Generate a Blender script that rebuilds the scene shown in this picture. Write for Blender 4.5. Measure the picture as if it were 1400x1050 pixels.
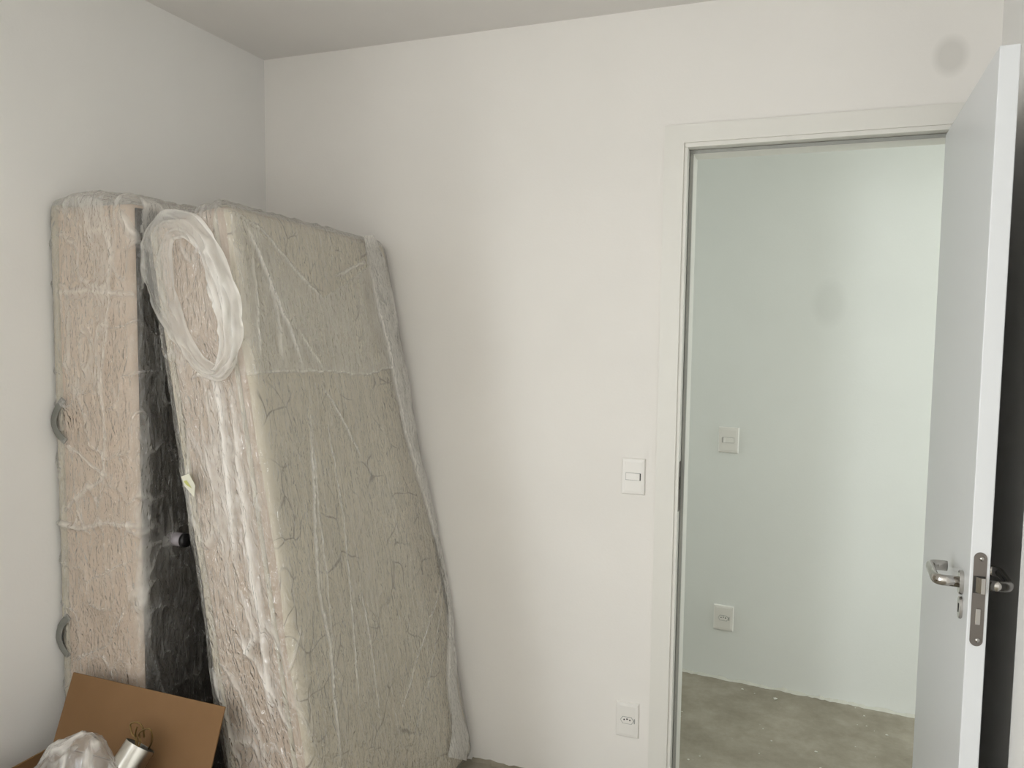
import bpy, bmesh, math, random
import numpy as np
from mathutils import Vector, Matrix, noise
random.seed(7)
for o in list(bpy.data.objects): bpy.data.objects.remove(o, do_unlink=True)
S = bpy.context.scene
COL = S.collection

# ------------------------------------------------------------------ camera
F_PX, YAW, PITCH, ROLL = 1056.85, -0.3597, 0.0734, 0.0130
CAM = Vector((1.9393, -2.4638, 1.5564))
_fw = Vector((math.sin(YAW)*math.cos(PITCH), math.cos(YAW)*math.cos(PITCH), -math.sin(PITCH)))
_r0 = Vector((math.cos(YAW), -math.sin(YAW), 0)); _u0 = _r0.cross(_fw)
_r = _r0*math.cos(ROLL) + _u0*math.sin(ROLL); _u = -_r0*math.sin(ROLL) + _u0*math.cos(ROLL)
cd = bpy.data.cameras.new('camera'); cam = bpy.data.objects.new('camera', cd); COL.objects.link(cam)
cd.sensor_fit = 'HORIZONTAL'; cd.sensor_width = 36; cd.lens = 36*F_PX/1400; cd.clip_start = .02
cam.matrix_world = Matrix(((_r.x, _u.x, -_fw.x, CAM.x), (_r.y, _u.y, -_fw.y, CAM.y), (_r.z, _u.z, -_fw.z, CAM.z), (0, 0, 0, 1)))
S.camera = cam
def ray(px, py): return _fw + _r*((px-700)/F_PX) + _u*((525-py)/F_PX)
def un(px, py, axis, val):
    d = ray(px, py); t = (val-CAM[axis])/d[axis]; return CAM + d*t

# ------------------------------------------------------------------ light
W = bpy.data.worlds.new('world'); S.world = W; W.use_nodes = True
W.node_tree.nodes['Background'].inputs[0].default_value = (.80, .90, 1, 1)
W.node_tree.nodes['Background'].inputs[1].default_value = 1.0
def area(name, loc, rot, sx, sy, power, col):
    l = bpy.data.lights.new(name, 'AREA'); l.shape = 'RECTANGLE'; l.size = sx; l.size_y = sy; l.energy = power; l.color = col
    o = bpy.data.objects.new(name, l); COL.objects.link(o); o.location = loc; o.rotation_euler = rot; return o
FRONT = -4.45                 # wall behind the camera
WY0, WY1, WZ0, WZ1 = -4.25, -2.55, .12, 2.42      # the window in the left wall that lights the room
area('window_daylight', (-.16, (WY0+WY1)/2, (WZ0+WZ1)/2), (0, -math.pi/2, 0), WZ1-WZ0, WY1-WY0, 86, (.935, .975, 1))
area('hall_daylight', (4.35, .56, 1.55), (0, math.pi/2, 0), 1.5, .7, 23, (.90, 1, .975))
area('hall_far_fill', (-1.1, .56, 1.55), (0, -math.pi/2, 0), 1.5, .7, 15.5, (.90, 1, .99))  # added fill lamp in front of the closed end wall; no opening there
S.view_settings.view_transform = 'Standard'; S.view_settings.look = 'None'
S.view_settings.gamma = 1; S.view_settings.use_curve_mapping = False; S.view_settings.exposure = 0.05

# ------------------------------------------------------------------ materials
def new_mat(name):
    m = bpy.data.materials.new(name); m.use_nodes = True
    nt = m.node_tree; return m, nt, nt.nodes['Principled BSDF']
def N(nt, t, **kw):
    n = nt.nodes.new(t)
    for k, v in kw.items():
        if k in n.inputs: n.inputs[k].default_value = v
        else: setattr(n, k, v)
    return n
def ramp(nt, src, stops):
    n = nt.nodes.new('ShaderNodeValToRGB'); e = n.color_ramp.elements
    while len(e) < len(stops): e.new(.5)
    for el, (p, c) in zip(e, stops): el.position = p; el.color = (*c, 1) if len(c) == 3 else c
    nt.links.new(src, n.inputs[0]); return n
def coords(nt): return nt.nodes.new('ShaderNodeTexCoord').outputs['Object']
def bump(nt, src, b, strength, dist=.001):
    n = N(nt, 'ShaderNodeBump', Strength=strength, Distance=dist)
    nt.links.new(src, n.inputs['Height']); nt.links.new(n.outputs[0], b.inputs['Normal']); return n
def plain(name, col, rough=.5, metal=0, spec=.5):
    m, nt, b = new_mat(name); b.inputs['Base Color'].default_value = (*col, 1)
    b.inputs['Roughness'].default_value = rough; b.inputs['Metallic'].default_value = metal
    b.inputs['Specular IOR Level'].default_value = spec
    return m
def wall_paint(name, col, dark_ovals=()):
    m, nt, b = new_mat(name); L = nt.links; c = coords(nt)
    n = N(nt, 'ShaderNodeTexNoise', Scale=2.2, Detail=4.0); L.new(c, n.inputs['Vector'])
    k = ramp(nt, n.outputs['Fac'], [(.3, tuple(x*.97 for x in col)), (.7, tuple(min(1, x*1.015) for x in col))])
    last = k.outputs['Color']
    for (p, rx, rz, dark) in dark_ovals:               # a faint darker oval in the wall colour
        mp = N(nt, 'ShaderNodeMapping'); mp.inputs['Location'].default_value = (-p[0]/rx, -p[1]/.5, -p[2]/rz)
        mp.inputs['Scale'].default_value = (1/rx, 1/.5, 1/rz); L.new(c, mp.inputs['Vector'])
        g = N(nt, 'ShaderNodeVectorMath', operation='LENGTH'); L.new(mp.outputs[0], g.inputs[0])
        f = ramp(nt, g.outputs['Value'], [(.55, (1, 1, 1)), (1.0, (0, 0, 0))])
        mul = N(nt, 'ShaderNodeMath', operation='MULTIPLY'); L.new(f.outputs['Color'], mul.inputs[0]); mul.inputs[1].default_value = dark
        mx = N(nt, 'ShaderNodeMixRGB', blend_type='MULTIPLY'); L.new(mul.outputs[0], mx.inputs[0]); L.new(last, mx.inputs[1])
        mx.inputs[2].default_value = (.60, .60, .58, 1); last = mx.outputs[0]
    L.new(last, b.inputs['Base Color']); b.inputs['Roughness'].default_value = .75; b.inputs['Specular IOR Level'].default_value = .25
    n2 = N(nt, 'ShaderNodeTexNoise', Scale=120.0, Detail=3.0); L.new(c, n2.inputs['Vector']); bump(nt, n2.outputs['Fac'], b, .25, .0012)
    return m
WALLC = (.86, .825, .775)
M_wall = wall_paint('warm_white_wall_paint', WALLC, [((2.287, 0, 2.315), .050, .062, .40)])
M_wall_l = wall_paint('white_wall_paint', (.855, .835, .80))
M_hall = wall_paint('hall_white_paint', (.84, .85, .815), [((2.03, 1.0, 1.67), .075, .11, .16)])
M_ceil = wall_paint('ceiling_paint', (.82, .79, .755))
M_frame = plain('cream_lacquer', (.79, .765, .705), .42)
M_leaf = plain('white_door_lacquer', (.72, .725, .725), .38)
M_grey = plain('matte_grey', (.36, .36, .33), .7)
M_plate = plain('white_switch_plastic', (.85, .82, .77), .33)
M_dark = plain('dark_hole', (.02, .018, .016), .6)
M_steel = plain('polished_steel', (.50, .48, .455), .13, 1)
M_steel2 = plain('satin_steel', (.21, .19, .175), .40, 1)
M_black_pl = plain('black_plastic', (.012, .011, .012), .35)
def m_floor():
    m, nt, b = new_mat('rough_cement'); L = nt.links; c = coords(nt)
    n = N(nt, 'ShaderNodeTexNoise', Scale=6.0, Detail=9.0, Roughness=.7); L.new(c, n.inputs['Vector'])
    k = ramp(nt, n.outputs['Fac'], [(.28, (.235, .205, .155)), (.5, (.315, .280, .218)), (.74, (.42, .375, .305))])
    v = N(nt, 'ShaderNodeTexVoronoi', Scale=26.0); L.new(c, v.inputs['Vector'])
    s = ramp(nt, v.outputs['Distance'], [(.03, (.7, .7, .7)), (.09, (0, 0, 0))])
    n3 = N(nt, 'ShaderNodeTexNoise', Scale=9.0, Detail=2.0); L.new(c, n3.inputs['Vector'])
    g = ramp(nt, n3.outputs['Fac'], [(.60, (0, 0, 0)), (.70, (1, 1, 1))])
    mu = N(nt, 'ShaderNodeMath', operation='MULTIPLY'); L.new(s.outputs[0], mu.inputs[0]); L.new(g.outputs[0], mu.inputs[1])
    mx = N(nt, 'ShaderNodeMixRGB'); L.new(mu.outputs[0], mx.inputs[0]); L.new(k.outputs[0], mx.inputs[1]); mx.inputs[2].default_value = (.60, .58, .52, 1)
    L.new(mx.outputs[0], b.inputs['Base Color']); b.inputs['Roughness'].default_value = .9
    n2 = N(nt, 'ShaderNodeTexNoise', Scale=45.0, Detail=6.0); L.new(c, n2.inputs['Vector']); bump(nt, n2.outputs['Fac'], b, .6, .004)
    return m
M_floor = m_floor()
def fabric(name, c0, c1, quilt=False, weave=700):
    m, nt, b = new_mat(name); L = nt.links; c = coords(nt)
    n = N(nt, 'ShaderNodeTexNoise', Scale=6.0, Detail=5.0); L.new(c, n.inputs['Vector'])
    k = ramp(nt, n.outputs['Fac'], [(.3, c0), (.7, c1)]); last = k.outputs[0]
    n2 = N(nt, 'ShaderNodeTexNoise', Scale=float(weave), Detail=1.0); L.new(c, n2.inputs['Vector']); h = n2.outputs['Fac']
    if quilt:
        d = N(nt, 'ShaderNodeTexNoise', Scale=5.5, Detail=1.5); L.new(c, d.inputs['Vector'])
        sc = N(nt, 'ShaderNodeVectorMath', operation='SCALE'); L.new(d.outputs['Color'], sc.inputs[0]); sc.inputs['Scale'].default_value = .16
        ad = N(nt, 'ShaderNodeVectorMath', operation='ADD'); L.new(c, ad.inputs[0]); L.new(sc.outputs[0], ad.inputs[1])
        v = N(nt, 'ShaderNodeTexVoronoi', feature='DISTANCE_TO_EDGE', Scale=7.5); L.new(ad.outputs[0], v.inputs['Vector'])
        ln = ramp(nt, v.outputs['Distance'], [(.007, (1, 1, 1)), (.021, (0, 0, 0))])
        br = N(nt, 'ShaderNodeTexNoise', Scale=9.0, Detail=2.0); L.new(c, br.inputs['Vector'])
        bk = ramp(nt, br.outputs['Fac'], [(.46, (0, 0, 0)), (.60, (.78, .78, .78))])
        mu = N(nt, 'ShaderNodeMath', operation='MULTIPLY'); L.new(ln.outputs[0], mu.inputs[0]); L.new(bk.outputs[0], mu.inputs[1])
        mx = N(nt, 'ShaderNodeMixRGB'); L.new(mu.outputs[0], mx.inputs[0]); L.new(last, mx.inputs[1]); mx.inputs[2].default_value = (.16, .13, .10, 1); last = mx.outputs[0]
    L.new(last, b.inputs['Base Color']); b.inputs['Roughness'].default_value = .85; b.inputs['Specular IOR Level'].default_value = .2
    bump(nt, h, b, .3, .0008); return m
M_quilt = fabric('quilted_cream_fabric', (.58, .515, .40), (.65, .58, .455), True)
M_border = fabric('beige_border_fabric', (.47, .365, .285), (.53, .42, .33))
M_basefab = fabric('beige_base_fabric', (.58, .455, .355), (.64, .51, .405))
M_lining = fabric('black_nonwoven_lining', (.024, .019, .015), (.045, .036, .029), weave=400)
M_strap = fabric('grey_webbing', (.16, .16, .145), (.25, .245, .22), weave=900)
M_pipe = fabric('cream_piping_tape', (.50, .45, .36), (.56, .51, .41))
M_tag = plain('pale_label_paper', (.70, .68, .56), .6)
M_tagprint = plain('yellow_green_print', (.50, .50, .16), .6)
def film(name, base_op, fold_gain, tint=(.97, .94, .885), bubble=0., rough=.2, gloss=1.0, wr=1.0):
    """thin clear packing film: see-through, glossy, milky where it is folded into more layers (attribute 'layers')"""
    m, nt, b = new_mat(name); L = nt.links; nt.nodes.remove(b)
    out = nt.nodes['Material Output']; c = coords(nt)
    at = N(nt, 'ShaderNodeAttribute', attribute_name='layers')
    n = N(nt, 'ShaderNodeTexNoise', Scale=13.0, Detail=6.0, Roughness=.65); 
    mp = N(nt, 'ShaderNodeMapping'); mp.inputs['Scale'].default_value = (1, 1, .35); L.new(c, mp.inputs[0]); L.new(mp.outputs[0], n.inputs['Vector'])
    nr = ramp(nt, n.outputs['Fac'], [(.40, (0, 0, 0)), (.72, (1, 1, 1))])
    a = N(nt, 'ShaderNodeMath', operation='MULTIPLY_ADD'); L.new(at.outputs['Fac'], a.inputs[0]); a.inputs[1].default_value = fold_gain; a.inputs[2].default_value = base_op
    a2 = N(nt, 'ShaderNodeMath', operation='MULTIPLY_ADD', use_clamp=True); L.new(nr.outputs[0], a2.inputs[0]); a2.inputs[1].default_value = .08; L.new(a.outputs[0], a2.inputs[2])
    nb = N(nt, 'ShaderNodeTexNoise', Scale=50.0, Detail=2.0, Roughness=.5, Distortion=1.6); L.new(mp.outputs[0], nb.inputs['Vector'])
    h = nb.outputs['Fac']
    if bubble:
        v = N(nt, 'ShaderNodeTexVoronoi', feature='SMOOTH_F1', Scale=110.0); L.new(c, v.inputs['Vector'])
        ma = N(nt, 'ShaderNodeMath', operation='MULTIPLY_ADD'); L.new(v.outputs['Distance'], ma.inputs[0]); ma.inputs[1].default_value = -bubble; L.new(h, ma.inputs[2]); h = ma.outputs[0]
    bp = N(nt, 'ShaderNodeBump', Strength=1.0, Distance=.016*wr); L.new(h, bp.inputs['Height'])
    dif = N(nt, 'ShaderNodeBsdfDiffuse', Color=(*tint, 1))
    tr = N(nt, 'ShaderNodeBsdfTranslucent', Color=(*tint, 1))
    m1 = N(nt, 'ShaderNodeMixShader'); m1.inputs[0].default_value = .35; L.new(dif.outputs[0], m1.inputs[1]); L.new(tr.outputs[0], m1.inputs[2])
    tp = N(nt, 'ShaderNodeBsdfTransparent', Color=(.97, .97, .965, 1))
    m2 = N(nt, 'ShaderNodeMixShader'); L.new(a2.outputs[0], m2.inputs[0]); L.new(tp.outputs[0], m2.inputs[1]); L.new(m1.outputs[0], m2.inputs[2])
    fr = N(nt, 'ShaderNodeLayerWeight', Blend=.5); L.new(bp.outputs[0], fr.inputs['Normal'])
    p5 = N(nt, 'ShaderNodeMath', operation='POWER'); L.new(fr.outputs['Facing'], p5.inputs[0]); p5.inputs[1].default_value = 5
    sk = N(nt, 'ShaderNodeMath', operation='MULTIPLY_ADD'); L.new(p5.outputs[0], sk.inputs[0]); sk.inputs[1].default_value = .6; sk.inputs[2].default_value = .042
    fm = N(nt, 'ShaderNodeMath', operation='MULTIPLY', use_clamp=True); L.new(sk.outputs[0], fm.inputs[0]); fm.inputs[1].default_value = gloss
    gl = N(nt, 'ShaderNodeBsdfGlossy', Roughness=rough); L.new(bp.outputs[0], gl.inputs['Normal'])
    m3 = N(nt, 'ShaderNodeMixShader'); L.new(fm.outputs[0], m3.inputs[0]); L.new(m2.outputs[0], m3.inputs[1]); L.new(gl.outputs[0], m3.inputs[2])
    L.new(m3.outputs[0], out.inputs[0]); return m
M_film = film('clear_packing_film', .10, .72, rough=.07, gloss=2.4, wr=1.2)
M_film2 = film('bubble_wrap_film', .09, .58, bubble=.30, rough=.07, gloss=1.9, wr=1.1)
M_filmw = film('gathered_milky_film', .12, .75, rough=.2, gloss=.7, wr=.5)
M_bag = film('plastic_bag_film', .10, .55, rough=.08, gloss=1.6, wr=.25)
def m_card():
    m, nt, b = new_mat('corrugated_cardboard'); L = nt.links; c = coords(nt)
    n = N(nt, 'ShaderNodeTexNoise', Scale=5.0, Detail=6.0); L.new(c, n.inputs['Vector'])
    k = ramp(nt, n.outputs['Fac'], [(.3, (.20, .112, .052)), (.7, (.235, .135, .066))]); L.new(k.outputs[0], b.inputs['Base Color'])
    w = N(nt, 'ShaderNodeTexWave', Scale=55.0, bands_direction='X'); L.new(c, w.inputs['Vector']); bump(nt, w.outputs['Fac'], b, .12, .0006)
    b.inputs['Roughness'].default_value = .85; b.inputs['Specular IOR Level'].default_value = .15; return m
M_card = m_card()
M_tape = plain('card_core', (.20, .115, .055), .9)
M_brass = plain('bronze_wire', (.24, .16, .06), .35, .7)
M_brushed = plain('brushed_aluminium', (.62, .60, .55), .28, 1)

# ------------------------------------------------------------------ mesh helpers
def link(name, me, mat, parent=None, smooth=False):
    me.name = name; o = bpy.data.objects.new(name, me); COL.objects.link(o)
    if mat: me.materials.append(mat)
    if smooth:
        for p in me.polygons: p.use_smooth = True
    if parent: o.parent = parent
    return o
def from_bm(name, bm, mat, parent=None, smooth=False):
    bmesh.ops.recalc_face_normals(bm, faces=bm.faces[:])
    me = bpy.data.meshes.new(name); bm.to_mesh(me); bm.free(); return link(name, me, mat, parent, smooth)
def add_box(bm, x0, x1, y0, y1, z0, z1):
    g = bmesh.ops.create_cube(bm, size=1); 
    for v in g['verts']: v.co = Vector((x0+(v.co.x+.5)*(x1-x0), y0+(v.co.y+.5)*(y1-y0), z0+(v.co.z+.5)*(z1-z0)))
    return g['verts']
def box(name, b, mat, parent=None, bevel=0, seg=2):
    bm = bmesh.new(); add_box(bm, *b)
    if bevel: bmesh.ops.bevel(bm, geom=bm.edges[:], offset=bevel, segments=seg, affect='EDGES', profile=.5)
    return from_bm(name, bm, mat, parent, bool(bevel) and seg > 2)
def prism(name, pts, axis, a, b, mat, parent=None, bevel=0):
    """extrude a closed 2-D outline along an axis ('x','y','z')"""
    bm = bmesh.new()
    def mk(p, t): return {'x': (t, p[0], p[1]), 'y': (p[0], t, p[1]), 'z': (p[0], p[1], t)}[axis]
    A = [bm.verts.new(mk(p, a)) for p in pts]; B = [bm.verts.new(mk(p, b)) for p in pts]; n = len(pts)
    bm.faces.new(A); bm.faces.new(B[::-1])
    for i in range(n): bm.faces.new((A[i], A[(i+1) % n], B[(i+1) % n], B[i]))
    if bevel:
        bmesh.ops.recalc_face_normals(bm, faces=bm.faces[:])
        ed = [e for e in bm.edges if len(e.link_faces) == 2 and e.calc_face_angle() > .8]
        bmesh.ops.bevel(bm, geom=ed, offset=bevel, segments=2, affect='EDGES')
    return from_bm(name, bm, mat, parent)
def tube(name, pts, rad, mat, parent=None, n=10, flat=1.0, up=None, caps=True, closed=False, cr=0, layers=None):
    """sweep an (optionally flattened, crumpled) ring along a polyline"""
    P = [Vector(p) for p in pts]; m = len(P); R = rad if hasattr(rad, '__len__') else [rad]*m
    bm = bmesh.new(); rings = []
    for i, p in enumerate(P):
        a = P[(i-1) % m] if (closed or i) else P[0]; b = P[(i+1) % m] if (closed or i < m-1) else P[-1]
        t = (b-a).normalized(); ref = Vector(up) if up else (Vector((0, 0, 1)) if abs(t.z) < .9 else Vector((0, 1, 0)))
        s = t.cross(ref).normalized(); q = s.cross(t)
        ring = []
        for k in range(n):
            th = 2*math.pi*k/n; rr = R[i]
            if cr: rr *= 1 + cr*noise.noise(Vector((p.x*22+math.cos(th)*1.3, p.y*22+math.sin(th)*1.3, p.z*22)))
            ring.append(bm.verts.new(p + s*math.cos(th)*rr + q*math.sin(th)*rr*flat))
        rings.append(ring)
    for i in range(m if closed else m-1):
        A, B = rings[i], rings[(i+1) % m]
        for k in range(n): bm.faces.new((A[k], A[(k+1) % n], B[(k+1) % n], B[k]))
    if caps and not closed: bm.faces.new(rings[0][::-1]); bm.faces.new(rings[-1])
    o = from_bm(name, bm, mat, parent, True)
    if layers is not None:
        at = o.data.attributes.new('layers', 'FLOAT', 'POINT'); at.data.foreach_set('value', np.full(len(o.data.vertices), layers, np.float32))
    return o
def smooth_poly(pts, sub=6, closed=False):
    P = [Vector(p) for p in pts]; out = []; n = len(P)
    for i in range(n if closed else n-1):
        g = (lambda k: P[k % n]) if closed else (lambda k: P[max(0, min(n-1, k))])
        p0, p1, p2, p3 = g(i-1), g(i), g(i+1), g(i+2)
        for s in range(sub):
            t = s/sub; out.append(.5*((2*p1)+(p2-p0)*t+(2*p0-5*p1+4*p2-p3)*t*t+(3*p1-p0-3*p2+p3)*t**3))
    if not closed: out.append(P[-1])
    return out
def rounded_box(dx, dy, dz, r, cell):
    """grid on a rounded box 0..dx, -dy..0, 0..dz -> verts, normals, quads"""
    nx, ny, nz = [max(4, int(round(d/cell))) for d in (dx, dy, dz)]
    idx = {}; V = []; Nn = []; Q = []
    lo = np.array([0, -dy, 0.]); hi = np.array([dx, 0, dz])
    def vert(i, j, k):
        key = (i, j, k)
        if key in idx: return idx[key]
        p = lo + (hi-lo)*np.array([i/nx, j/ny, k/nz]); q = np.clip(p, lo+r, hi-r); d = p-q; l = np.linalg.norm(d)
        if l > 1e-9: nn = d/l; p = q+nn*r
        else: nn = np.array([0, 0, 1.])
        idx[key] = len(V); V.append(p); Nn.append(nn); return idx[key]
    def face(u, v, w, nu, nv, val):
        for a in range(nu):
            for b in range(nv):
                q = []
                for (s, t) in ((0, 0), (1, 0), (1, 1), (0, 1)):
                    c = [0, 0, 0]; c[u] = a+s; c[v] = b+t; c[w] = val; q.append(vert(*c))
                Q.append(q if val else q[::-1])
    face(0, 1, 2, nx, ny, 0); face(0, 1, 2, nx, ny, nz); face(1, 2, 0, ny, nz, 0); face(1, 2, 0, ny, nz, nx); face(2, 0, 1, nz, nx, 0); face(2, 0, 1, nz, nx, ny)
    return np.array(V), np.array(Nn), Q
def seg_dist(P, pts):
    best = np.full(len(P), 9.)
    for a, b in zip(pts[:-1], pts[1:]):
        a = np.array(a); b = np.array(b); ab = b-a; t = np.clip(((P-a)@ab)/max(1e-9, ab@ab), 0, 1)
        best = np.minimum(best, np.linalg.norm(P-(a+t[:, None]*ab), axis=1))
    return best
def in_poly(P, poly):
    x, y = P[:, 0], P[:, 1]; ins = np.zeros(len(P), bool); n = len(poly)
    for i in range(n):
        x0, y0 = poly[i]; x1, y1 = poly[(i+1) % n]
        c = ((y0 > y) != (y1 > y)) & (x < (x1-x0)*(y-y0)/((y1-y0) if abs(y1-y0) > 1e-9 else 1e-9)+x0); ins ^= c
    return ins
def vnoise(P, seed=0):
    """value noise on an (n,3) array, about -1..1"""
    P = np.asarray(P, float)+seed*17.31; I = np.floor(P).astype(np.int64); f = P-I; f = f*f*(3-2*f); out = np.zeros(len(P))
    for i in (0, 1):
        for j in (0, 1):
            for k in (0, 1):
                h = ((I[:, 0]+i)*374761393 + (I[:, 1]+j)*668265263 + (I[:, 2]+k)*2147483647 + seed*1013) & 0x7fffffff
                h = ((h ^ (h >> 13))*1274126177) & 0x7fffffff; h = h ^ (h >> 16)
                w = (f[:, 0] if i else 1-f[:, 0])*(f[:, 1] if j else 1-f[:, 1])*(f[:, 2] if k else 1-f[:, 2])
                out += w*((h & 0xffff)/32767.5-1)
    return out
def side_dist(P, pts):
    """distance to a polyline and on which side of it"""
    best = np.full(len(P), 9.); side = np.zeros(len(P)); end = np.zeros(len(P)); n = len(pts)-1
    for i, (a, b) in enumerate(zip(pts[:-1], pts[1:])):
        a = np.array(a); b = np.array(b); ab = b-a; t = np.clip(((P-a)@ab)/max(1e-9, ab@ab), 0, 1); q = P-(a+t[:, None]*ab)
        d = np.linalg.norm(q, axis=1); m = d < best; best[m] = d[m]
        side[m] = np.sign(ab[0]*q[m, 1]-ab[1]*q[m, 0]); end[m] = ((i+t)/n)[m]
    return best, side, end
def wrap_mesh(name, dims, r, cell, off, mat, parent, folds=(), patches=(), wob=.004, stretch=(26, 26, 5), seed=0, top=0., calm_x=0.):
    """a loose film around a box: folds = (face 'y' or 'x', 2-D polyline in metres, width, height, layers)"""
    dx, dy, dz = dims
    V, Nn, Q = rounded_box(dx+2*off, dy+2*off, dz+2*off, r+off, cell)
    V = V + np.array([-off, off, -off])
    st = np.array(stretch)
    n1 = vnoise(V*st, seed); n2 = vnoise(V*np.array([60, 60, 22.]), seed+1); n3 = vnoise(V*np.array([8, 8, 3.]), seed+2)
    crease = np.clip(1-np.abs(n1)*4, 0, 1)
    disp = (crease**2*.8 + np.abs(n2)*.35 + np.abs(n3)*.5)*wob
    wy = np.clip((-Nn[:, 1]-.25)/.5, 0, 1); wx = np.clip((Nn[:, 0]-.25)/.5, 0, 1); calm = 1-calm_x*wx
    lay = (.30*crease**2 + .15*np.clip(n2, 0, 1))*calm + .12*np.clip(n3, 0, 1); disp *= calm*.8+.2
    Py = V[:, [0, 2]]+np.stack([vnoise(V*35, 3), vnoise(V*35, 4)], 1)*.0045; Px = V[:, [1, 2]]+np.stack([vnoise(V*35, 3), vnoise(V*35, 4)], 1)*.0045
    for fi, (f, pts, w, amp, lv) in enumerate(folds):
        P, wt = (Py, wy) if f == 'y' else (Px, wx)
        d, sd, en = side_dist(P, pts)
        taper = np.clip(np.minimum(en, 1-en)*6+.15, 0, 1); w2 = w*.62
        g = np.exp(-(d/w2)**1.3)*wt*taper; disp += amp*.75*g; lay += lv*g
        sgn = 1 if fi % 2 else -1; lay += .30*lv*np.exp(-d/(w*3.2))*(sd == sgn)*wt*taper
    for (f, poly, amp, lv) in patches:
        P, wt = (Py, wy) if f == 'y' else (Px, wx)
        i = in_poly(P, poly)*wt; disp += amp*i; lay += lv*i
    if top:
        u = np.clip((V[:, 0])/dx, 0, 1); disp += top*np.clip(Nn[:, 2], 0, 1)**2*(np.sin(u*np.pi)**.6*.8+.2)*(.8+.4*n3)
    V = V + Nn*disp[:, None]
    me = bpy.data.meshes.new(name); me.from_pydata(V.tolist(), [], Q)
    at = me.attributes.new('layers', 'FLOAT', 'POINT'); at.data.foreach_set('value', np.clip(lay, 0, 1.4).astype(np.float32))
    return link(name, me, mat, parent, True)
def rounded_body(name, dims, r, cell, mat, parent, shift=(0, 0, 0), wob=0.):
    V, Nn, Q = rounded_box(*dims, r, cell)
    if wob: V = V + Nn*(np.array([noise.noise(Vector((v[0]*7, v[1]*7, v[2]*5))) for v in V])*wob)[:, None]
    V = V+np.array(shift); me = bpy.data.meshes.new(name); me.from_pydata(V.tolist(), [], Q); return link(name, me, mat, parent, True)
def structure(o, label=None, cat=None):
    o['kind'] = 'structure'
    if label: o['label'] = label
    if cat: o['category'] = cat
    return o
def thing(name, label, cat, loc=(0, 0, 0), rot=(0, 0, 0), group=None):
    o = bpy.data.objects.new(name, None); COL.objects.link(o); o.location = loc; o.rotation_euler = rot; o.empty_display_size = .1
    o['label'] = label; o['category'] = cat
    if group: o['group'] = group
    return o

# ------------------------------------------------------------------ room shell
XR, H, TW = 2.407, 2.546, .12
JL, JR, JT = 1.583, 2.321, 2.116          # rebate faces of the door frame
OL, OR_, OT = 1.555, 2.349, 2.144         # rough opening in the wall
HX0, HX1, HY = -1.2, 4.5, 1.005           # hallway
bm = bmesh.new(); add_box(bm, -1.3, 4.6, FRONT-.3, 1.4, -.12, 0)
structure(from_bm('floor', bm, M_floor), 'bare grey-brown cement floor running from room into hallway', 'floor')
bm = bmesh.new(); add_box(bm, -1.3, 4.6, FRONT-.12, 1.4, H, H+.12)
structure(from_bm('ceiling', bm, M_ceil), 'plain matte light grey ceiling', 'ceiling')
bm = bmesh.new()
pts = [(-1.2, 0), (OL, 0), (OL, OT), (OR_, OT), (OR_, 0), (4.5, 0), (4.5, H), (-1.2, H)]
o = prism('wall_back', pts, 'y', 0, TW, M_wall); structure(o, 'warm white painted wall around the doorway', 'wall')
bm.free()
bm = bmesh.new()
for b in ((FRONT, WY0, 0, H), (WY1, 0, 0, H), (WY0, WY1, 0, WZ0), (WY0, WY1, WZ1, H)): add_box(bm, -.12, 0, b[0], b[1], b[2], b[3])
structure(from_bm('wall_left', bm, M_wall_l), 'white painted wall beside the wrapped bed base', 'wall')
STEP_Y, STEP_X = -.735, 2.350
o = prism('wall_right', [(XR, 0), (XR+.12, 0), (XR+.12, FRONT), (STEP_X, FRONT), (STEP_X, STEP_Y), (XR, STEP_Y)], 'z', 0, H, M_wall_l)
structure(o, 'white painted wall with a shallow step behind the open door', 'wall')
structure(box('wall_front', (-.12, XR+.12, FRONT-.12, FRONT, 0, H), M_wall_l), 'white painted wall opposite the doorway', 'wall')
win = structure(thing('window_1', 'open aluminium window in the wall beside the bed base', 'window', (-.06, (WY0+WY1)/2, WZ0)))
wd = WY1-WY0; wh = WZ1-WZ0
for b in ((-.03, .03, -wd/2, -wd/2+.04, 0, wh), (-.03, .03, wd/2-.04, wd/2, 0, wh), (-.03, .03, -wd/2+.04, wd/2-.04, 0, .04), (-.03, .03, -wd/2+.04, wd/2-.04, wh-.04, wh)):
    box('window_frame', b, M_leaf, win, .003)
box('window_sill', (.06, .10, -wd/2-.03, wd/2+.03, -.03, 0), M_plate, win, .004)
# hallway
ang = math.atan2(.958-1.031, 2.407-1.49)
def hall_y(x): return 1.031 + (x-1.49)*math.tan(ang)
o = prism('wall_hall', [(HX0, hall_y(HX0)), (HX1, hall_y(HX1)), (HX1, 1.4), (HX0, 1.4)], 'z', 0, H, M_hall)
structure(o, 'pale hallway wall seen through the doorway', 'wall')
structure(box('wall_hall_end', (HX0-.1, HX0, 0, 1.4, 0, H), M_hall), 'white end wall of the hallway', 'wall')
bm = bmesh.new(); add_box(bm, HX1, HX1+.1, 0, 1.4, 0, .7); add_box(bm, HX1, HX1+.1, 0, 1.4, 2.35, H)
structure(from_bm('wall_hall_window', bm, M_hall), 'hallway wall with daylight opening', 'wall')
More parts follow.
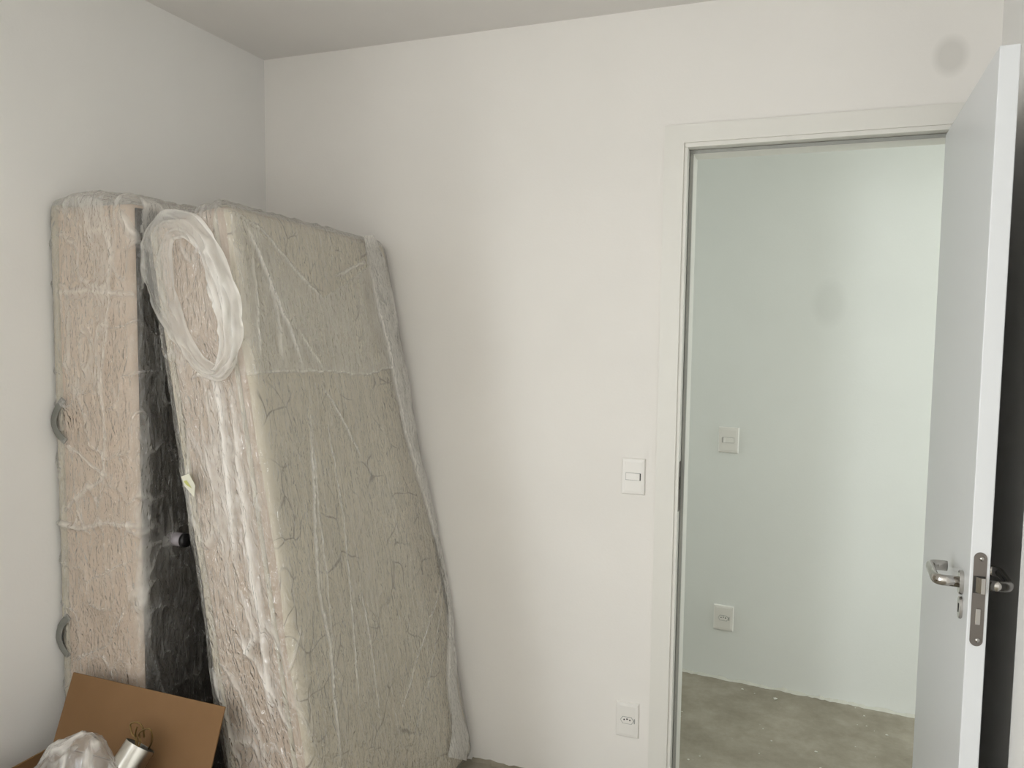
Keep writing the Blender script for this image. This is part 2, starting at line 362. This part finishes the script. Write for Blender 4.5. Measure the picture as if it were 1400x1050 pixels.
# rough plaster edge where the hallway wall meets the floor
bm = bmesh.new(); n = 170; A = []; B = []; Cc = []
for i in range(n+1):
    x = 1.1+i*(1.7/n); y = hall_y(x); q = noise.noise(Vector((x*18, 0, 0))); q2 = noise.noise(Vector((x*55, 4, 0)))
    h = .007+.009*q+.006*q2; w = .016+.012*noise.noise(Vector((x*14, 9, 0)))+.008*q2
    A.append(bm.verts.new((x, y-.001, max(.003, h)))); B.append(bm.verts.new((x, y-max(.004, w)*.5, max(.002, h*.6)))); Cc.append(bm.verts.new((x, y-max(.006, w), .0005)))
for i in range(n):
    bm.faces.new((A[i], A[i+1], B[i+1], B[i])); bm.faces.new((B[i], B[i+1], Cc[i+1], Cc[i]))
structure(from_bm('trim_1', bm, plain('dirty_plaster', (.62, .60, .53), .9)), 'rough plaster drips along the foot of the hallway wall', 'plaster edge')
bm = bmesh.new()
for i in range(42):
    x = random.uniform(1.2, 2.5); y = random.uniform(.18, .95); s = random.choice((.0015, .002, .003, .005)) * random.uniform(.7, 1.4)
    g = bmesh.ops.create_icosphere(bm, subdivisions=1, radius=s)
    for v in g['verts']: v.co = Vector((x+v.co.x*random.uniform(.8, 1.8), y+v.co.y*random.uniform(.8, 1.6), s*.4+v.co.z*.6))
o = from_bm('plaster_crumbs', bm, plain('plaster_crumb', (.68, .66, .59), .9)); o['kind'] = 'stuff'; o['label'] = 'tiny plaster crumbs scattered on the hallway cement floor'; o['category'] = 'debris'
# dirty joint at the foot of the back wall
bm = bmesh.new(); A = []; B = []
for i in range(61):
    x = .88+i*.01; w = .012+.008*noise.noise(Vector((x*22, 2, 0)))
    A.append(bm.verts.new((x, -.0005, .012+.008*noise.noise(Vector((x*30, 0, 5)))))); B.append(bm.verts.new((x, -w, .001)))
for i in range(42): bm.faces.new((A[i], A[i+1], B[i+1], B[i]))
structure(from_bm('trim_2', bm, M_floor), 'rough cement joint at the foot of the wall beside the mattress', 'cement joint')

# ------------------------------------------------------------------ door frame
fr = structure(thing('trim_3', 'cream lacquered door frame with flat casing around the doorway', 'door frame', ((JL+JR)/2, .05, 0)))
off = Vector((-(JL+JR)/2, -.05, 0))
def fbox(name, b, mat, bev=.0015):
    o = box(name, b, mat, fr, bev); o.data.transform(Matrix.Translation(off)); return o
CL0, CL1, CT0, CT1 = 1.512, 1.572, 2.129, 2.184
CR0, CR1 = 2*1.952-CL1, 2*1.952-CL0
for pts in ([(CL0, 0), (CL1, 0), (CL1, CT0), (CL0, CT1)], [(CR0, 0), (CR1, 0), (CR1, CT1), (CR0, CT0)], [(CL0, CT1), (CL1, CT0), (CR0, CT0), (CR1, CT1)]):
    o = prism('casing', pts, 'y', -.011, 0, M_frame, fr); o.data.transform(Matrix.Translation(off))
fbox('jamb', (OL+.002, JL, -.004, TW+.004, 0, JT), M_frame)
fbox('jamb', (JR, OR_-.002, -.004, TW+.004, 0, JT), M_frame)
fbox('head', (OL+.002, OR_-.002, -.004, TW+.004, JT, OT-.002), M_frame)
ST = .013
fbox('door_stop', (JL, JL+ST, .042, TW+.004, 0, JT-ST), M_frame, .001)
fbox('door_stop', (JR-ST, JR, .042, TW+.004, 0, JT-ST), M_frame, .001)
fbox('door_stop', (JL, JR, .042, TW+.004, JT-ST, JT), M_frame, .001)
fbox('stop_strip', (JL+.001, JL+ST-.001, .036, .042, 0, JT-ST), M_grey, .002)  # plain dark grey strips along the front faces of the stops
fbox('stop_strip', (JR-ST+.001, JR-.001, .036, .042, 0, JT-ST), M_grey, .002)
fbox('stop_strip', (JL, JR, .036, .042, JT-ST+.001, JT-.001), M_grey, .002)
sp = fbox('strike_plate', (JL, JL+.0015, .004, .030, .975, 1.135), M_steel2, 0); sp['label'] = 'thin steel strike plate in the jamb'
fbox('latch_hole', (JL+.0012, JL+.0022, .010, .026, 1.045, 1.085), M_dark, 0)

# ------------------------------------------------------------------ door leaf (hinged on the right jamb, open into the room)
DA = -.0249; LW, LT, LH = .72, .035, 2.100
leaf = structure(thing('door_1', 'white lacquered door standing open with steel lever handle', 'door', (2.2832, -.012, .008), (0, 0, DA)))
# local: x 0..LT thickness (0 = hall face, now facing the doorway), y -LW..0, z 0..LH
lf = box('leaf', (0, LT, -LW, 0, 0, LH-.008), M_leaf, leaf, .0018, 2)
def ellipse_plate(name, x0, x1, cy, cz, ry, rz, mat, n=28, sup=2.6, bev=.0012):
    pts = []
    for i in range(n):
        t = 2*math.pi*i/n; c, s = math.cos(t), math.sin(t)
        pts.append((cy+ry*math.copysign(abs(c)**(2/sup), c), cz+rz*math.copysign(abs(s)**(2/sup), s)))
    return prism(name, pts, 'x', x0, x1, mat, leaf, bev)
HZ = 1.033; HYc = -LW+.067
for side in (0, 1):
    sx = -1 if side == 0 else 1; x0 = 0 if side == 0 else LT
    ellipse_plate('handle_rosette', min(x0, x0+sx*.008), max(x0, x0+sx*.008), HYc, HZ, .016, .025, M_steel)
    ellipse_plate('keyhole_rosette', min(x0, x0+sx*.006), max(x0, x0+sx*.006), HYc, HZ-.053, .017, .023, M_steel)
    kh = prism('keyhole', [(HYc-.003, HZ-.053+.008), (HYc+.003, HZ-.053+.008), (HYc+.002, HZ-.053-.010), (HYc-.002, HZ-.053-.010)], 'x', x0+sx*.0055, x0+sx*.0068, M_dark, leaf)
    R = .017; rea = .050
    pl = [(x0, HYc, HZ), (x0+sx*(rea-R), HYc, HZ)]
    for k in range(1, 6):
        t = k/6*math.pi/2; pl.append((x0+sx*(rea-R+R*math.sin(t)), HYc+R-R*math.cos(t), HZ))
    pl += [(x0+sx*rea, HYc+R, HZ), (x0+sx*rea, HYc+.115-R, HZ)]
    for k in range(1, 6):
        t = k/6*math.pi/2; pl.append((x0+sx*(rea-R+R*math.cos(t)), HYc+.115-R+R*math.sin(t), HZ))
    pl += [(x0+sx*(rea-R), HYc+.115, HZ), (x0+sx*.014, HYc+.115, HZ)]
    tube('lever_handle', pl, .0085, M_steel, leaf, 18, flat=1.35, up=(0, 0, 1))
# lock face plate on the free edge, with rounded ends
pts = []
for i in range(13): t = math.pi*i/12; pts.append((LT/2+.0115*math.cos(t), 1.030+.075+.0115*math.sin(t)))
for i in range(13): t = math.pi+math.pi*i/12; pts.append((LT/2+.0115*math.cos(t), 1.030-.092+.0115*math.sin(t)))
prism('lock_face_plate', pts, 'y', -LW-.0015, -LW+.001, M_steel2, leaf)
prism('latch_bolt', [(LT/2-.007, -LW-.001), (LT/2+.009, -LW-.001), (LT/2+.009, -LW-.011), (LT/2+.002, -LW-.011)], 'z', HZ+.003, HZ+.034, M_steel, leaf)
box('latch_slot', (LT/2-.0105, LT/2+.010, -LW-.0022, -LW-.0012, HZ+.001, HZ+.036), M_dark, leaf)
box('dead_bolt', (LT/2-.004, LT/2+.005, -LW-.004, -LW-.001, HZ-.062, HZ-.030), M_steel, leaf, .0008)
for zz in (1.030+.074, 1.030-.091):
    tube('screw', [(LT/2+.002, -LW-.0012, zz), (LT/2+.002, -LW-.0032, zz)], .0045, M_steel, leaf, 12)
for zz in (.22, 1.05, 1.88):
    tube('hinge', [(LT+.005, -.004, zz-.045), (LT+.005, -.004, zz+.045)], .0055, M_steel, leaf, 12)

# ------------------------------------------------------------------ switches and sockets
def wall_plate(name, label, cat, loc, rz, kind, w=.076, h=.118):
    t = thing(name, label, cat, loc, (0, 0, rz)); d = .009
    # local: -y is out of the wall; plate with sloping edges
    bm = bmesh.new(); a = [(-w/2, 0, -h/2), (w/2, 0, -h/2), (w/2, 0, h/2), (-w/2, 0, h/2)]
    rings = []
    for (ins, y) in ((0, 0), (0, -.004), (.0025, -.0075), (.012, -d)):
        rings.append([bm.verts.new((math.copysign(w/2-ins, p[0]), y, math.copysign(h/2-ins, p[2]))) for p in a])
    for A, B in zip(rings[:-1], rings[1:]):
        for k in range(4): bm.faces.new((A[k], A[(k+1) % 4], B[(k+1) % 4], B[k]))
    bm.faces.new(rings[-1]); from_bm('cover_plate', bm, M_plate, t)
    if kind == 'switch':
        bx = box('rocker_gap', (-.0245, .0245, -d-.0004, -d+.002, -.0122, .0122), M_grey, t)
        rk = prism('rocker', [(-.0235, -d), (.0222, -d), (.0222, -d-.0062), (.011, -d-.0035), (-.0235, -d-.0012)], 'z', -.0109, .0109, M_plate, t, .0006)
        if rz: rk.scale.x = -1
        box('rocker_end', (.0222, .0250, -d-.0012, -d, -.0112, .0112) if not rz else (-.0250, -.0222, -d-.0012, -d, -.0112, .0112), M_dark, t)
    else:
        hx = [(-.021, 0), (-.014, .0105), (.014, .0105), (.021, 0), (.014, -.0105), (-.014, -.0105)]
        prism('socket_rim', [(x*1.08, z*1.14) for x, z in hx], 'y', -d-.0010, -d+.001, M_grey, t)
        prism('socket_face', hx, 'y', -d-.0016, -d+.001, M_plate, t)
        for (x, z) in ((-.0095, .002), (0, .0045), (.0095, .002)):
            tube('contact_hole', [(x, -d-.0012, z), (x, -d-.0020, z)], .0026, M_dark, t, 12)
        box('indicator', (.0225, .0262, -d-.0010, -d+.001, -.008, .008), M_grey, t)
    return t
wall_plate('wall_switch', 'white single rocker light switch on the wall beside the door casing', 'light switch', (1.439, 0, 1.079), 0, 'switch')
wall_plate('wall_socket', 'white three-pin power socket low on the wall beside the door casing', 'power socket', (1.439, 0, .262), 0, 'socket')
wall_plate('wall_switch', 'white rocker light switch on the hallway wall through the doorway', 'light switch', (1.648, hall_y(1.648), 1.076), ang, 'switch', .086, .112)
wall_plate('wall_socket', 'white power socket on the hallway wall above the cement floor', 'power socket', (1.652, hall_y(1.652), .279), ang, 'socket', .086, .112)

# ------------------------------------------------------------------ bed base standing on end
BT, BW, BL = .291, .880, 1.868
bx0, by1 = .012, -.034
base = thing('bed_base', 'beige single bed base standing on end against the wall, bubble wrapped with dark underside', 'bed base', (bx0, by1, 0))
# local x 0..BT, y -BW..0, z 0..BL
rounded_body('upholstered_frame', (BT-.006, BW, BL), .018, .03, M_basefab, base, wob=.003)
rounded_body('top_pad', (.030, BW+.008, BL+.006), .013, .03, M_pipe, base, shift=(-.004, .002, 0), wob=.002)
box('underside_lining', (BT-.008, BT-.001, -BW+.012, -.012, .014, BL-.014), M_lining, base, .002)
ff = tube('foot', [(BT-.004, -BW+.105, .955), (BT+.046, -BW+.105, .955)], .019, plain('purple_grey_foot', (.32, .29, .31), .35), base, 18)
tube('foot_cap', [(BT+.046, -BW+.105, .955), (BT+.058, -BW+.105, .955)], [.020, .018], M_black_pl, base, 18)
def to_base(px, py, face='y'):
    if face == 'y': q = un(px, py, 1, by1-BW-.008); return (q.x-bx0, q.z)
    q = un(px, py, 0, bx0+BT+.006); return (q.y-by1, q.z)
for pz in ([(86, 546), (80, 560), (77, 577), (81, 592), (89, 604)], [(93, 843), (86, 855), (84, 870), (87, 884), (93, 898)]):
    q = [to_base(*p) for p in pz]
    o = tube('handle_strap', smooth_poly([(a, -BW-.006-.010*math.sin(math.pi*i/4), b) for i, (a, b) in enumerate(q)]), 0.011, M_strap, base, 10, flat=.3, up=(0, 1, 0))
    o['label'] = 'grey webbing handle strap'
fy = lambda L_, *a: ('y', [to_base(*p) for p in L_], *a)
fx = lambda L_, *a: ('x', [to_base(*p, face='x') for p in L_], *a)
wrap_mesh('bubble_wrap', (BT, BW, BL), .022, .0050, .009, M_film2, base, folds=[
    fy([(145, 278), (155, 340), (151, 400), (147, 460), (140, 520), (145, 600), (143, 650), (130, 710)], .006, .006, .55),
    fy([(70, 712), (110, 722), (150, 716), (196, 722)], .010, .008, .55),
    fy([(90, 605), (140, 645), (150, 650)], .006, .006, .7),
    fy([(88, 700), (105, 680), (140, 655)], .006, .005, .5),
    fy([(165, 282), (180, 320), (188, 335)], .014, .008, .9),
    fy([(86, 290), (86, 420), (92, 520)], .005, .005, .35),
    fy([(75, 400), (120, 398), (190, 402)], .008, .004, .4),
    fy([(190, 380), (192, 560), (191, 720), (190, 900)], .016, .005, .55),
    fy([(110, 800), (150, 780), (185, 760)], .006, .004, .35),
    fy([(100, 905), (150, 880), (180, 820)], .006, .005, .4),
    fx([(198, 745), (230, 735), (250, 730)], .012, .006, .35),
    fx([(200, 790), (215, 750), (230, 742)], .008, .005, .35),
    fx([(200, 560), (202, 700), (200, 900)], .018, .004, .30),
    ], patches=[('y', [to_base(*p) for p in ((88, 275), (143, 278), (152, 340), (146, 460), (140, 540), (92, 540))], .0012, .22),
             ('x', [to_base(*p, face='x') for p in ((192, 250), (262, 250), (250, 285), (222, 300), (206, 345), (192, 400))], .002, .75)],
    wob=.007, stretch=(28, 28, 9), seed=2, top=.022)

# ------------------------------------------------------------------ mattress leaning on the base
MT, MW, ML, LEAN = .260, .880, 1.838, math.radians(9.4)
mx0, my1 = .632, -.026
mat_ = thing('mattress', 'cream quilted mattress in clear plastic leaning on the wrapped bed base', 'mattress', (mx0, my1, 0), (0, -LEAN, 0))
cl, sl = math.cos(LEAN), math.sin(LEAN)
def world_to_mat(q): d = q-Vector((mx0, my1, 0)); return Vector((d.x*cl+d.z*sl, d.y, -d.x*sl+d.z*cl))
def to_mat(px, py, face='y', e=.008):
    if face == 'y':
        l = world_to_mat(un(px, py, 1, my1-MW-e)); return (l.x, l.z)
    # plane local x = MT+e
    nrm = Vector((cl, 0, sl)); d = ray(px, py); sq = 0
    for _ in range(6):
        p0 = Vector((mx0, my1, 0))+nrm*(MT+e-sq); t = (p0-CAM).dot(nrm)/d.dot(nrm); l = world_to_mat(CAM+d*t); sq = squash(MT+e, l.y, l.z)
    return (l.y, l.z)
def squash(x, y, z): return .058*(x/MT)*max(0, min(1, (y+MW)/MW))*max(0, min(1, z/ML))   # the far upper side is pressed thinner
rounded_body('border', (MT, MW, ML), .034, .02, M_border, mat_, wob=.002)
rounded_body('quilted_panel', (.040, MW-.016, ML-.016), .019, .02, M_quilt, mat_, shift=(MT-.034, -.008, .008), wob=.003)
rounded_body('quilted_panel', (.040, MW-.016, ML-.016), .019, .03, M_quilt, mat_, shift=(-.006, -.008, .008), wob=.002)
for xx in (.030, MT-.034):
    rr = .05; loop = []
    for (cy, cz, a0) in ((-rr, ML-rr, 0), (-MW+rr, ML-rr, 90), (-MW+rr, rr, 180), (-rr, rr, 270)):
        for k in range(7): t = math.radians(a0+k*15); loop.append((xx, cy+(rr+.001)*math.cos(t), cz+(rr+.001)*math.sin(t)))
    tube('piping', loop, .006, M_pipe, mat_, 8, up=(1, 0, 0), closed=True)
tg = to_mat(260, 661, 'y', .022)
bm = bmesh.new(); vs = [bm.verts.new((tg[0]+a, -MW-.0215-c, tg[1]+b)) for a, b, c in ((-.024, .020, .002), (.004, .026, .004), (.024, -.006, .010), (.017, -.034, .012), (-.018, -.004, .003))]
bm.faces.new(vs); r_ = bmesh.ops.extrude_face_region(bm, geom=bm.faces[:]); 
for v in r_['geom']:
    if isinstance(v, bmesh.types.BMVert): v.co.y += .0012
lt = from_bm('label_tag', bm, M_tag, mat_); lt['label'] = 'small pale label with yellow-green print'
bm = bmesh.new(); vs = [bm.verts.new((tg[0]+a, -MW-.0220-c, tg[1]+b)) for a, b, c in ((-.018, .008, .0030), (-.006, .010, .0045), (.012, -.012, .0090), (-.008, -.002, .0058))]
bm.faces.new(vs); from_bm('tag_print', bm, M_tagprint, lt)
gy = lambda L_, *a: ('y', [to_mat(*p) for p in L_], *a)
gx = lambda L_, w, h, lv: ('x', [to_mat(*p, face='x') for p in L_], w*.85, h*1.1, lv*1.35)
wrap_mesh('plastic_cover', (MT, MW, ML), .036, .0048, .013, M_film, mat_, folds=[
    gy([(300, 515), (310, 600), (318, 690), (326, 780)], .014, .008, .95),
    gy([(318, 530), (330, 640), (345, 760), (362, 880), (375, 1000)], .012, .010, .90),
    gy([(275, 560), (300, 700), (320, 830)], .007, .005, .35),
    gy([(262, 520), (290, 505), (305, 560)], .008, .006, .5),
    gy([(330, 800), (345, 850), (352, 870), (335, 900)], .009, .008, .6),
    gy([(325, 870), (350, 900), (375, 950), (400, 1000)], .008, .007, .5),
    gy([(300, 900), (330, 940), (355, 1000), (370, 1050)], .008, .007, .5),
    gy([(290, 910), (310, 970), (330, 1050)], .008, .006, .5),
    gx([(338, 530), (350, 610), (362, 690), (372, 770), (380, 860), (392, 950)], .006, .006, .75),
    gx([(420, 560), (426, 650), (428, 730), (432, 800), (448, 880), (455, 960), (465, 1050)], .008, .008, .75),
    gx([(424, 570), (434, 700), (446, 800), (452, 880)], .004, .005, .4),
    gx([(444, 570), (456, 640), (466, 700), (475, 790), (484, 900), (490, 980)], .005, .005, .55),
    gx([(438, 525), (462, 565), (480, 600), (492, 625)], .005, .005, .5),
    gx([(330, 300), (352, 350), (372, 400), (394, 450), (412, 505)], .009, .007, .75),
    gx([(342, 345), (350, 420), (354, 490)], .004, .004, .7),
    gx([(362, 380), (378, 430), (384, 500)], .012, .005, .45),
    gx([(405, 450), (440, 505)], .004, .004, .5),
    gx([(310, 285), (360, 318), (400, 370), (438, 408)], .005, .005, .5),
    gx([(455, 378), (480, 365), (498, 358)], .008, .004, .45),
    gx([(340, 512), (400, 507), (450, 509), (500, 513), (545, 500)], .004, .004, .45),
    gx([(605, 790), (575, 880), (545, 980)], .006, .005, .30),
    gx([(606, 800), (585, 930), (560, 1020)], .005, .005, .25),
    gx([(490, 800), (505, 880), (520, 1000)], .008, .005, .22),
    gx([(410, 840), (400, 930), (430, 1030)], .007, .005, .25),
    gx([(495, 322), (510, 400), (527, 470), (540, 530), (552, 590), (575, 670), (598, 750), (612, 830), (610, 930), (618, 1030)], .012, .012, .65),
    gx([(420, 1030), (390, 980), (360, 960)], .007, .006, .45),
    ], patches=[('x', [to_mat(*p, face='x') for p in ((315, 290), (370, 330), (440, 408), (520, 350), (545, 500), (500, 513), (440, 509), (335, 512), (330, 400))], .0015, .22),
                ('x', [to_mat(*p, face='x') for p in ((300, 520), (345, 530), (372, 720), (395, 960), (410, 1050), (340, 1050))], .0015, .30)],
    wob=.0055, stretch=(24, 20, 4), seed=5, calm_x=.85)
# gathered mouth of the plastic cover: a slack, folded sheet of film around the top of the near side
OUT = [(197, 330), (193, 368), (207, 412), (230, 450), (252, 488), (274, 510), (300, 519), (322, 502), (333, 462), (334, 420), (324, 385), (304, 342), (290, 316), (264, 291), (234, 286), (210, 300)]
INN = [(236, 338), (236, 368), (242, 400), (250, 430), (263, 462), (279, 486), (295, 498), (302, 484), (303, 462), (297, 432), (288, 398), (280, 362), (272, 345), (262, 332), (250, 326), (240, 328)]
MILK = [.22, .18, .20, .32, .50, .62, .62, .85, 1.0, 1.1, 1.1, .95, .80, .65, .50, .35]
def P3(px, py, e): l = to_mat(px, py, 'y', e); return Vector((l[0], -MW-e, l[1]))
SUB = 14; OC = smooth_poly([P3(*p, .016) for p in OUT], SUB, True); IC = smooth_poly([P3(*p, .016) for p in INN], SUB, True)
K = 22; nn = len(OC); vs = []; fs = []; lays = []
for i in range(nn):
    mk = MILK[i//SUB]*(1-(i % SUB)/SUB) + MILK[(i//SUB+1) % len(MILK)]*((i % SUB)/SUB); th = 2*math.pi*i/nn
    for k in range(K+1):
        t = k/K; q = OC[i].lerp(IC[i], t)
        r1 = noise.noise(Vector((math.cos(th)*1.4, math.sin(th)*1.4, t*4.2+2))); r2 = noise.noise(Vector((math.cos(th)*2.6, math.sin(th)*2.6, t*5+7)))
        fold = max(0, 1-abs(r1)*5)
        hgt = (.020*mk+.005)*math.sin(math.pi*t)**.7 + .008*fold*(.3+mk) + .005*r2*(.4+mk)
        q = q + Vector((0, -hgt, 0)) + (OC[i]-IC[i]).normalized()*.011*r2*(1-t*.5)
        vs.append(q); lays.append(min(1.3, mk*(.45+.4*fold+.5*max(0, r2)) + (.30 if k in (0, 1, K-1, K) else 0)*(.4+mk)))
for i in range(nn):
    for k in range(K):
        a0 = i*(K+1)+k; b0 = ((i+1) % nn)*(K+1)+k; fs.append((a0, a0+1, b0+1, b0))
me = bpy.data.meshes.new('gathered_mouth'); me.from_pydata([v[:] for v in vs], [], fs)
at = me.attributes.new('layers', 'FLOAT', 'POINT'); at.data.foreach_set('value', np.array(lays, np.float32))
o = link('gathered_mouth', me, M_filmw, mat_, True); o['label'] = 'milky gathered mouth of the plastic cover'
# flat welded seam of the cover along the wall side
L0 = [(497, 322), (512, 395), (530, 470), (543, 540), (550, 580), (572, 650), (590, 715), (604, 775), (612, 800)]
L1 = [(512, 322), (530, 370), (546, 455), (560, 525), (566, 570), (580, 640), (596, 705), (612, 778), (626, 802)]
def strip(name, A, B, mat, e0, e1, lay):
    A = [to_mat(*p, face='x', e=e0) for p in A]; B = [to_mat(*p, face='x', e=e1) for p in B]
    A = smooth_poly([(MT+e0, min(a, -.001), b) for a, b in A], 8); B = smooth_poly([(MT+e1, min(a, .018), b) for a, b in B], 8)
    bm = bmesh.new(); K = 5; rows = []
    for a, b in zip(A, B):
        row = []
        for k in range(K+1):
            q = a.lerp(b, k/K); q.x += .006*noise.noise(Vector((q.y*40, k*.7, q.z*14)))+.003*math.sin(k*math.pi/K); row.append(bm.verts.new(q))
        rows.append(row)
    for r0, r1 in zip(rows[:-1], rows[1:]):
        for k in range(K): bm.faces.new((r0[k], r0[k+1], r1[k+1], r1[k]))
    o = from_bm(name, bm, mat, mat_, True)
    at = o.data.attributes.new('layers', 'FLOAT', 'POINT'); at.data.foreach_set('value', np.full(len(o.data.vertices), lay, np.float32)); return o
strip('welded_seam', L0, L1, M_film, .016, .012, .8)
L0 = [(606, 790), (613, 830), (614, 880), (614, 950), (618, 1000), (612, 1035)]
L1 = [(623, 800), (627, 830), (622, 880), (628, 955), (640, 1005), (638, 1040)]
strip('welded_seam', L0, L1, M_film, .018, .014, .8)

for ch in mat_.children_recursive:
    n_ = len(ch.data.vertices); co = np.empty(n_*3); ch.data.vertices.foreach_get('co', co); co = co.reshape(-1, 3)
    co[:, 0] -= .058*(co[:, 0]/MT)*np.clip((co[:, 1]+MW)/MW, 0, 1)*np.clip(co[:, 2]/ML, 0, 1)
    ch.data.vertices.foreach_set('co', co.ravel()); ch.data.update()

# ------------------------------------------------------------------ open cardboard box with its contents
RIM = .43; c0x, c1x, cyb, cyf = .108, .622, -1.030, -1.40
cb = thing('cardboard_box', 'open brown cardboard box with raised flap in front of the bed base', 'cardboard box', ((c0x+c1x)/2, (cyb+cyf)/2, 0))
ox, oy = (c0x+c1x)/2, (cyb+cyf)/2; hx, hy = (c1x-c0x)/2, (cyb-cyf)/2; t_ = .005
box('bottom', (-hx, hx, -hy, hy, 0, t_), M_card, cb)
box('side_panel', (-hx, -hx+t_, -hy, hy, t_, RIM), M_card, cb); box('side_panel', (hx-t_, hx, -hy, hy, t_, RIM), M_card, cb)
box('back_panel', (-hx+t_, hx-t_, hy-t_, hy, t_, RIM), M_card, cb); box('front_panel', (-hx+t_, hx-t_, -hy, -hy+t_, t_, RIM), M_card, cb)
fl = box('back_flap', (-hx, hx, -t_, 0, 0, .180), M_card, cb, .0012); fl.location = (0, hy, RIM+.003); fl.rotation_euler = (math.radians(-22), 0, math.radians(0))
fl2 = box('front_flap', (-hx, hx, 0, t_, 0, .180), M_card, cb, .0012); fl2.location = (0, -hy, RIM); fl2.rotation_euler = (math.radians(165), 0, 0)
sf = box('side_flap', (0, t_, -hy+.01, hy-.01, 0, .180), M_card, cb, .0012); sf.location = (hx, 0, RIM); sf.rotation_euler = (0, math.radians(150), 0)
sf = box('side_flap', (-t_, 0, -hy+.01, hy-.01, 0, .085), M_card, cb, .0012); sf.location = (-hx, 0, RIM); sf.rotation_euler = (0, math.radians(-150), 0)
# crumpled clear plastic bag in the box
def bag(name, label, c, rad, mat, peak, res=64):
    t = thing(name, label, 'plastic bag', (c[0], c[1], .006))
    bm = bmesh.new(); bmesh.ops.create_uvsphere(bm, u_segments=res, v_segments=res//2, radius=1)
    for v in bm.verts:
        n = v.co.normalized(); q = Vector((n.x*rad[0], n.y*rad[1], n.z*rad[2]+rad[2]))
        f = 1+.10*noise.noise(n*3.2)+.12*abs(noise.noise(n*5+Vector((4, 0, 0))))-.08*abs(noise.noise(n*11))
        q.x *= f; q.y *= f
        if n.z > .2: q += Vector(peak)*((n.z-.2)/.8)**1.5; q.z += .015*noise.noise(n*5)-.010*abs(noise.noise(n*12))
        q.z = max(.001, q.z); v.co = q
    o = from_bm('film', bm, mat, t, True)
    at = o.data.attributes.new('layers', 'FLOAT', 'POINT')
    at.data.foreach_set('value', np.array([.9*max(0, 1-abs(noise.noise(v.co*13))*6) + .35*max(0, noise.noise(v.co*30)) + .02 for v in o.data.vertices], np.float32)); return t
bc = un(86, 1045, 1, -1.245); bp_ = un(138, 996, 1, -1.235)
bg = bag('plastic_bag', 'crumpled clear plastic bag bulging out of the cardboard box', (bc.x, -1.245), (.148, .085, (bp_.z-.006)/2-.006), M_bag, (.075, .0, .0))
# metal lamp tube with loose wires, leaning on the flap
LP = Vector((.46, -1.19, .006))
lt_ = thing('metal_lamp_tube', 'brushed metal lamp cylinder with loose bronze wires inside the cardboard box', 'lamp', LP)
endv = un(192, 1019, 1, -1.06)-LP; stv = un(150, 1085, 1, -1.13)-LP
tube('cylinder', [stv, endv], .038, M_brushed, lt_, 32, caps=False)
ax = (endv-stv).normalized()
tube('end_cap', [endv-ax*.012, endv-ax*.010], .0375, M_dark, lt_, 32)
tube('bottom_cap', [stv+ax*.002, stv+ax*.004], .0375, M_brushed, lt_, 32)
for pp in ([(188, 1012), (181, 1004), (178, 992), (182, 988), (191, 989), (196, 998), (197, 1008)], [(192, 1014), (190, 1004), (196, 998), (205, 997), (208, 1006), (207, 1016), (203, 1024)], [(186, 1012), (185, 1002), (187, 994)]):
    w = [un(x, y, 1, -1.045+.002*i) - LP for i, (x, y) in enumerate(pp)]
    tube('wire', smooth_poly([endv-ax*.02]+w, 6), .0022, M_brass, lt_, 8)
